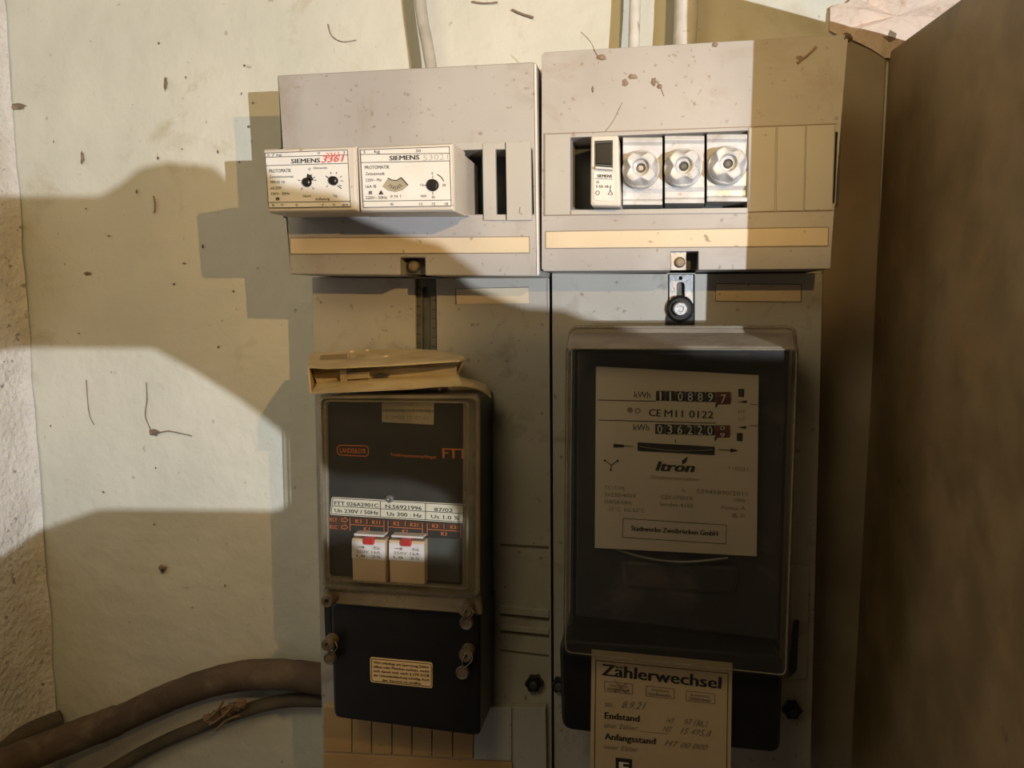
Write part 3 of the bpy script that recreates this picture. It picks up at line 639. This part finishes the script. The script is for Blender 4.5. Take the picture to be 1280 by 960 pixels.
link('window_wall', plate(roundpts([(398, 495), (598, 495), (598, 744), (404, 734)], 8), [roundpts([(409.5, 503), (579, 503), (578, 732), (412, 720)], 5)], PR+.0035, PR+.0025), 'clear_edge', rc)
# sealing screws
def seal(cx, cy, p, wire=True, disc=True, dx=-4, dy=22):
    bm = bmesh.new(); lathe(bm, W(cx, cy, p), [(.0050, 0), (.0050, .009), (.0042, .0105), (.0018, .0105), (.0016, .008)], 20); s = link('sealing_screw', bm, 'lead', rc)
    if wire:
        for k in (-1, 1):
            bm = bmesh.new(); tube(bm, spline([W(cx+k*3, cy+3, p+.010), W(cx+k*6+dx*.3, cy+dy*.5, p+.012), W(cx+dx, cy+dy*.9, p+.008)], 5), .0004, 6); link('seal_wire', bm, 'brass', s)
    if disc:
        bm = bmesh.new(); lathe(bm, W(cx+dx, cy+dy, p+.004), [(.0044, 0), (.0048, .0012), (.0048, .0028), (.0042, .004), (.0028, .0034)], 18); link('lead_seal', bm, 'lead', s)
seal(416, 799, PR+.006, dx=-2, dy=22); seal(586, 812, PR+.006, dx=-7, dy=27); seal(586, 757, PR+.012, True, True, -2, 20); seal(416, 745, PR+.012, False, False)
ys = link('notice_sticker', slab(roundpts([(462.5, 821.5), (540.5, 828.5), (540.5, 860.5), (463, 852.5)], 2.5, 2), PR+.0066, PR+.005), 'yellow', rc); ys['label'] = 'small yellow printed notice sticker'
bm = bmesh.new(); g = PR+.0069
pl(bm, roundpts([(464.2, 823.4), (539, 830.1), (539, 858.6), (464.6, 851)], 2, 2), .7, g, True)
for i, s in enumerate(('Wer unbefugt am Sperrzeug-Zähler', 'öffnet oder Plomben verletzt, macht', 'sich damit evtl. nach § 274 StGB', 'der Urkundenfälschung schuldig. Auch', 'der Versuch ist strafbar')):
    a, b = (467, 536.5) if i < 4 else (478, 527); y = 829.3+i*5.3
    txt(bm, s, (a, y+(a-467)*.09), (b, y+(b-467)*.09), 3.1, g, .02)
link('printed_lettering', bm, 'print', rc)

# ================================================================ CARDBOARD ON TOP OF THE RECEIVER
cbx = thing('flattened_carton', 'crushed open cardboard carton lying on top of the black receiver', 'cardboard box', W(480, 492, .10))
def sheet(name, rows, parent, th=.0012, m='card'):
    bm = bmesh.new(); g = [[bm.verts.new(W(*q)) for q in r] for r in rows]
    for i in range(len(g)-1):
        for j in range(len(g[0])-1): bm.faces.new((g[i][j], g[i][j+1], g[i+1][j+1], g[i+1][j]))
    o = link(name, bm, m, parent); s = o.modifiers.new('solid', 'SOLIDIFY'); s.thickness = th; s.offset = 0
    return o
fr = [(385, 459, .138), (409, 460.5, .142), (450, 458.5, .141), (500, 456, .140), (545, 453, .138), (575, 451, .135), (581, 448.5, .130)]
mi = [(386, 450, .110), (412, 450, .110), (450, 449, .110), (500, 447, .110), (545, 446, .110), (570, 447, .112), (580, 447.5, .120)]
ba = [(388, 442, .080), (415, 440, .080), (450, 438.5, .080), (517, 437, .080), (545, 438.5, .080), (565, 442, .084), (577, 445, .100)]
sheet('top_panel', [ba, mi, fr], cbx)
fr2 = [(389, 492, .142), (410, 490.5, .143), (458, 488.6, .141), (490, 487, .140), (517, 485.5, .138), (545, 483, .137), (577, 482, .134)]
ba2 = [(397, 478, .122), (420, 475, .121), (458, 472.5, .120), (490, 471, .120), (517, 470, .120), (545, 469.5, .120), (571, 469, .121)]
sheet('bottom_panel', [ba2, fr2], cbx)
sheet('back_panel', [[(388, 457, .121), (420, 457, .119), (458, 455, .118), (517, 452, .118), (571, 450, .121)], [(392, 468, .124), (420, 466, .122), (458, 464, .122), (517, 460, .122), (571, 459, .123)], [(397, 479, .1225), (420, 476, .1215), (458, 473, .1205), (517, 470.5, .1205), (571, 470, .1215)]], cbx)
sheet('end_panel', [[(385.5, 459, .138), (388.5, 492, .142)], [(387, 452, .112), (394, 486, .118)], [(388, 447, .092), (398, 478, .100)]], cbx)
sheet('gusset', [[(581, 449, .130), (572, 467, .118), (577, 482, .134)], [(577, 449, .118), (570, 462, .108), (571, 470, .099)]], cbx)
sheet('loose_flap', [[(573, 471, .112), (590, 475, .108), (607, 481, .104), (611, 487, .104)], [(577, 482, .134), (592, 484, .128), (606, 490, .120), (614, 497, .116)]], cbx)
sheet('inner_tab', [[(425, 462, .130), (433, 462, .130)], [(426, 477, .126), (434, 477, .126)]], cbx, .0015)
sheet('inner_tab', [[(434, 466, .128), (462, 464, .128)], [(434, 474, .126), (462, 472, .126)]], cbx, .001)
blob('torn_hole', [(466, 469), (474, 466.5), (486, 467), (488, 469.5), (480, 471), (468, 471)], .126, cbx, .001, 'inner')
bm = bmesh.new(); 
poly(bm, [(401, 446), (434, 444.5), (434, 450.5), (400, 452)], .1125); pl(bm, [(437, 444), (437, 452), (446, 452)], .9, .1125)
for v in bm.verts: v.co.z += .0012
link('carton_print', bm, 'print_soft', cbx)
for x, y, r, p, l in ((440, 439.5, 3.2, .088, 'left plaster crumb on the back edge of the carton'), (459, 438, 2.8, .085, 'second plaster crumb on the back edge of the carton'), (483, 446.5, 4.4, .107, 'largest plaster crumb near the middle of the carton top'), (495, 447, 2.8, .107, 'small plaster crumb right of the largest one')):
    bm = bmesh.new(); bmesh.ops.create_icosphere(bm, subdivisions=2, radius=r/1900)
    for v in bm.verts: v.co = Vector((v.co.x, v.co.y*.8, v.co.z*.55))*(1+.3*noise.noise(v.co*900+Vector((x, 0, 0))))
    bmesh.ops.translate(bm, verts=bm.verts, vec=W(x, y, p)); o = link('plaster_crumb', bm, 'crumb'); tag(o, l, 'crumb', 'plaster crumbs on the carton')

# ================================================================ ELECTRICITY METER
em = thing('electricity_meter', 'large electricity meter with clear cover, cream dial plate and two rows of counters', 'meter', W(845, 830, .12))
link('base_case', slab(roundpts([(715, 418), (988, 418), (975, 830), (712, 800)], 8), .118, PB+.0006), 'black', em, bevel=.002)
link('inner_frame', slab([(722, 440), (984, 441), (972, 800), (720, 770)], .127, .117), 'meter_inner', em, bevel=.001)
link('terminal_cover', slab(roundpts([(699, 800), (979, 820), (975, 943), (702, 912)], 14), .142, PB+.0006), 'black', em, bevel=.0025, seg=3)
q = .138
link('dial_plate', slab([(745, 458), (948.5, 469), (946, 695.5), (743.5, 685)], q, q-.0012), 'meter_plate', em, bevel=.0002)
q2 = q+.0003
yl = lambda x: (x-748)*.03
# counters: seven drums each
def counter(xs_, yt, yb, digits):
    for i, dgt in enumerate(digits):
        x0, x1 = xs_[i], xs_[i+1]-.8; last = i == 6
        a = 0 if not last else -1
        bm = bmesh.new(); hh = yb-yt; sl = i*.35
        cols = [(yt+a+sl, q-.0005), (yt+hh*.2+sl, q+.0009), (yt+hh*.5+sl, q+.0013), (yt+hh*.8+sl, q+.0009), (yb-a*4+sl, q-.0005)]
        A = [bm.verts.new(W(x0, y, p)) for y, p in cols]; B = [bm.verts.new(W(x1, y, p)) for y, p in cols]
        for k in range(4): bm.faces.new((A[k], B[k], B[k+1], A[k+1]))
        bm.faces.new(A); bm.faces.new(B)
        d = link('number_drum', bm, 'red_drum' if last else 'drum', em)
        if last: d['label'] = 'red tenths drum'
        bm = bmesh.new()
        xx = x0+3.2; w_ = (2.0 if dgt == '1' else 6.2); xx = (x0+x1)/2-w_/2
        if dgt == 'half': 
            txt(bm, '0', (xx, yt+hh*.45+sl), (xx+w_, yt+hh*.45+sl), 5.5, q+.0016); txt(bm, '9', (xx, yb+1+sl), (xx+w_, yb+1+sl), 5.5, q+.0016)
        else: txt(bm, dgt, (xx, yb-(1.8 if not last else 0)+sl), (xx+w_, yb-(1.8 if not last else 0)+sl), 11, q+.0016)
        link('digit', bm, 'digit', d)
counter([820, 832, 844.5, 857, 869.5, 882, 895, 914], 487.5, 502, '1108897')
counter([819, 831.5, 844, 856.5, 869, 881.5, 894, 913], 529, 543.5, ['0', '3', '6', '2', '2', '0', 'half'])
bm = bmesh.new()
for x, y, s, x1 in ((792.5, 497, 'kWh', 813), (791.7, 537.5, 'kWh', 811.5)): txt(bm, s, (x, y), (x1, y+.6), 8, q2, .0)
line(bm, (747.5, 500), (820, 501.5), .9, q2); line(bm, (747.5, 525), (895, 529), .9, q2)
txt(bm, 'CE', (811, 520), (826, 520.7), 9, q2, .02); txt(bm, 'M11 0122', (830.5, 521), (891.5, 523), 9, q2, .015)
for x, y in ((895.5, 507), (894.5, 548.5)): poly(bm, [(x-1.5, y-2), (x+2, y-2), (x+1.5, y), (x-1, y+4)], q2)
poly(bm, [(923, 486), (930.5, 486.3), (930, 496.5), (923, 496)], q2); poly(bm, [(921, 541), (928.5, 541.4), (928, 551.5), (921, 551)], q2)
poly(bm, [(921, 502.5), (933.5, 500.3), (933.5, 504)], q2); poly(bm, [(921, 534), (933, 532.5), (933, 536.5)], q2)
line(bm, (937, 505.5), (949-1, 506), .8, q2); line(bm, (937, 531.8), (947.5, 532.3), .8, q2)
line(bm, (767.5, 557), (791.5, 558), 1, q2); poly(bm, [(767, 554.8), (780, 556), (780, 559.2), (767, 559.6)], q2)
line(bm, (898, 562), (922, 563.3), 1, q2); poly(bm, [(913, 560.4), (923.5, 563.3), (913, 565.6)], q2)
line(bm, (844.5, 549.5), (844.5, 553), 1.2, q2)
pl(bm, [(756, 575.5), (764, 581.5), (772, 576)], 1, q2); line(bm, (764, 581), (763.5, 587), 1, q2); 
for c in ((756, 575.5), (772, 576), (763.5, 587.5)): poly(bm, circ(*c, 1.4, 8), q2)
txt(bm, 'Itron', (820, 588.3), (867.5, 590.2), 12, q2, .045, .25); poly(bm, [(852, 576), (860, 570.5), (858, 577), (853, 581)], q2)
link('printed_lettering', bm, 'print', em)
bm = bmesh.new()
for s, x0, x1, y, h in (('HT', 923, 931.5, 517, 5), ('NT', 923, 931.5, 526.5, 5), ('Drehstromzähler', 814, 875.5, 598, 4.2), ('110221', 911, 935, 587.5, 4.5), ('TC171ML', 756, 782, 611.5, 5),
        ('3x230/400V', 755.5, 795, 620, 5), ('10(60)A/50Hz', 755.5, 789.5, 629, 5), ('-25°C  bis 60°C', 758, 806, 638, 5), ('CZK-1750/DE', 826, 866.5, 623, 4.6), ('Sender 4102', 824.5, 866.5, 632, 4.6), ('Nr', 852.5, 858, 615, 4),
        ('53945890/2011', 870.5, 934, 616.5, 5.4), ('50Hz', 917, 931.5, 627, 4.6), ('Klasse A', 902, 931.5, 636, 4.6), ('@ 20', 914.5, 931.5, 646, 4.6)):
    txt(bm, s, (x0, y), (x1, y+(x1-x0)*.06), h, q2, -.005)
poly(bm, circ(787.5, 512.5, 3.4, 12), q2); pl(bm, circ(797, 513.5, 3, 10), 1.2, q2, True)
pl(bm, [(779, 648), (908.4, 656.4), (907, 680), (777.8, 671.6)], .9, q2, True)
link('faded_lettering', bm, 'print_soft', em)
bm = bmesh.new(); txt(bm, 'Stadtwerke Zweibrücken GmbH', (789, 663), (897, 670), 6, q2, .03); link('printed_lettering', bm, 'print', em)
link('rotor_slot', slab([(797, 553), (893.5, 558.5), (893, 569), (797, 563.5)], q+.0004, q-.003), 'drum', em)
bm = bmesh.new(); tube(bm, spline([W(x, y, .1392) for x, y in ((799, 558), (815, 560.5), (835, 562.8), (850, 563.6), (870, 563.5), (891, 562))], 4), .00035, 6)
o = link('rotor_disc_edge', bm, 'steel', em); o['label'] = 'silver edge of the rotor disc'
# curved lower cradle below the dial plate
bm = bmesh.new(); tube(bm, spline([W(x, y, .134) for x, y in ((770, 686), (795, 694), (825, 700), (855, 702), (885, 700), (910, 697))], 5), .0010, 8); link('lower_cradle', bm, 'steel', em)
link('magnet_block', slab(roundpts([(775, 700), (925, 708), (920, 745), (780, 735)], 8), .130, .125), 'meter_inner', em, bevel=.003)
# clear cover
l0 = [(712, 409), (994, 409), (982, 849), (709, 822)]
l1 = [(709, 416), (997, 416), (983, 848), (706, 821)]
l2 = [(707, 432), (999, 433), (985, 847), (704, 818)]
l3 = [(710, 436), (996, 437), (982, 844), (707, 815)]
bm = bmesh.new(); loops = []
for l, p, rr in ((l0, .117, 12), (l1, .121, 12), (l2, .157, 10), (l3, .160, 8)):
    loops.append([bm.verts.new(W(v[0], v[1], p)) for v in roundpts(l, rr, 4)])
for a, b in zip(loops, loops[1:]): loop_faces(bm, a, b)
bm.faces.new(loops[-1]); bm.normal_update()
for f in bm.faces: f.material_index = 0 if abs(f.normal.y) > .95 else (1 if abs(f.normal.z) > .6 and f.calc_center_median().z > -.1 else 0)
cv = link('meter_cover', bm, ['meterglass', 'dusty'], em); cv['label'] = 'scuffed clear plastic cover with dusty top'
rim('cover_rim', roundpts([(a, b) for a, b in l3], 8, 4), .1600, .0005, em)
rim('cover_flange', roundpts([(a, b) for a, b in l0], 12, 4), .118, .0012, em, 'clear_edge')

# ================================================================ METER CHANGE CARD
PP = .1436
pc = thing('meter_change_card', 'printed cream paper card headed Zählerwechsel hanging under the large meter', 'card', W(826, 990, PP))
link('card_sheet', slab([(739.5, 812), (915.5, 829), (912.5, 1010), (737, 1000)], PP, PP-.0006), 'paper', pc)
bm = bmesh.new(); g = PP+.0003
line(bm, (744.5, 825), (742.5, 1000), .8, g); line(bm, (910, 841), (907.5, 1005), .8, g); line(bm, (744.5, 825.5), (910, 842), .8, g)
txt(bm, 'Zählerwechsel', (752.5, 844), (900.5, 861), 14.5, g, .03)
txt(bm, 'Endstand', (756, 898), (799, 902.3), 8, g, .03); txt(bm, 'Anfangsstand', (756, 924), (819, 930.5), 8, g, .03)
link('printed_lettering', bm, 'print', pc)
bm = bmesh.new()
for x0, y0, x1, a, b in ((755.5, 851.5, 790.5, 'ausgebaut', 'ausgebaut'), (807.5, 857.5, 842.5, 'eingebaut', 'Stadtwerke'), (857.5, 863.5, 893.5, 'Bemerkung', 'Zähler')):
    s = .105
    pl(bm, [(x0, y0), (x1, y0+(x1-x0)*s), (x1, y0+(x1-x0)*s+12.5), (x0, y0+12.5)], .8, g, True)
    txt(bm, a, (x0+6, y0+6.2), (x1-6, y0+6.2+(x1-x0-12)*s), 3.2, g, 0); txt(bm, b, (x0+3, y0+11), (x1-4, y0+11+(x1-x0-7)*s), 3.6, g, .04)
line(bm, (768, 850), (784, 868), .9, g); line(bm, (784, 853), (768, 866), .9, g)
txt(bm, 'am:', (756, 883), (766.5, 884), 5.5, g); txt(bm, 'alter Zähler:', (755, 909), (798, 913.3), 6, g); txt(bm, 'neuer Zähler:', (755, 936), (798, 940), 6, g)
line(bm, (800, 914), (835, 917.5), .5, g)
link('small_print', bm, 'print_soft', pc)
bm = bmesh.new(); scribble(bm, '8.9.21', (777, 885), (808, 887), 9, g); scribble(bm, 'HT', (832, 904), (844, 905), 7, g); scribble(bm, '97 186,1', (855, 906), (885, 909), 8, g)
scribble(bm, 'NT', (828, 914), (841, 915.5), 7, g); scribble(bm, '15 495,8', (850, 917), (889, 921), 8, g); scribble(bm, 'HT 00 000', (830, 932), (885, 938), 7, g)
link('handwriting', bm, 'print_soft', pc)
bm = bmesh.new(); pts = [(769.5, 947), (790, 949), (789, 1000), (769.5, 998)]; poly(bm, pts, g); link('black_letter_block', bm, 'print', pc)
bm = bmesh.new(); txt(bm, 'F', (775, 966), (785, 967), 14, g+.0003, .05); link('white_letter', bm, 'sticker', pc)

# ================================================================ UNSEEN BOARDS ADDED BEHIND THE CAMERA (outline shaped to cut the torch beam)
YO = -.80
def thru(px, py, p):
    s = W(px, py, p); t = (YO-s.y)/(COOL.y-s.y); v = s+(COOL-s)*t; return Vector((v.x, YO, v.z))
up_edge = [(-400, 246, 0), (0, 245, 0), (125, 245, 0), (150, 230, 0), (175, 210, 0), (205, 203, 0), (250, 206, 0), (330, 228, .165), (395, 238, .165), (450, 268, .165), (480, 290, PC), (530, 302, PC), (575, 335, PC), (572, 356, PB), (610, 372, PB), (640, 383, PB), (690, 386, PB), (715, 396, PB), (745, 410, PB), (830, 440, .14)]
hole_e = [(-400, 432, 0), (0, 434, 0), (190, 435, 0), (240, 462, 0), (300, 500, 0), (345, 535, 0), (412, 590, PR), (500, 596, PR), (548, 610, PR), (575, 650, PR), (565, 700, PR+.01), (500, 698, PR+.01), (440, 694, PR+.01), (412, 668, PR), (340, 640, 0), (120, 638, 0), (50, 662, 0), (0, 682, 0), (-400, 690, 0)]
U = [thru(*q) for q in up_edge]; H = [thru(*q) for q in hole_e]
def occl(name, label, pts):
    bm = bmesh.new(); f = [bm.verts.new(v) for v in pts]; b = [bm.verts.new(v+Vector((0, .006, 0))) for v in pts]
    from mathutils.geometry import tessellate_polygon
    for t in tessellate_polygon([[Vector((v.x, v.z, 0)) for v in pts]]):
        bm.faces.new([f[i] for i in t]); bm.faces.new([b[i] for i in reversed(t)])
    loop_faces(bm, f, b)
    o = link(name, bm, 'blocker_brown'); tag(o, label, 'light blocker'); return o
farR = Vector((.62, YO, U[-1].z)); midR = Vector((.62, YO, H[9].z))
# small blocker added to shade the hand lamp, outside view, above right of camera
bm = bmesh.new(); boxm(bm, (WARM.x-.0087, WARM.y+.015, WARM.z-.018), (WARM.x+.016, WARM.y+.0156, WARM.z-.0048))
tag(link('lamp_blocker', bm, 'blocker_brown'), 'tiny added blocker shading the hand lamp outside the picture', 'lamp shade')
lowR = Vector((.62, YO, -1.0)); lowL = Vector((H[-1].x, YO, -1.0))
occl('torch_blocker', 'narrow upper light blocker added outside the picture', U + [farR, midR] + list(reversed(H[:10])))
occl('torch_blocker', 'wide lower light blocker added outside the picture', H[9:] + [lowL, lowR, midR])
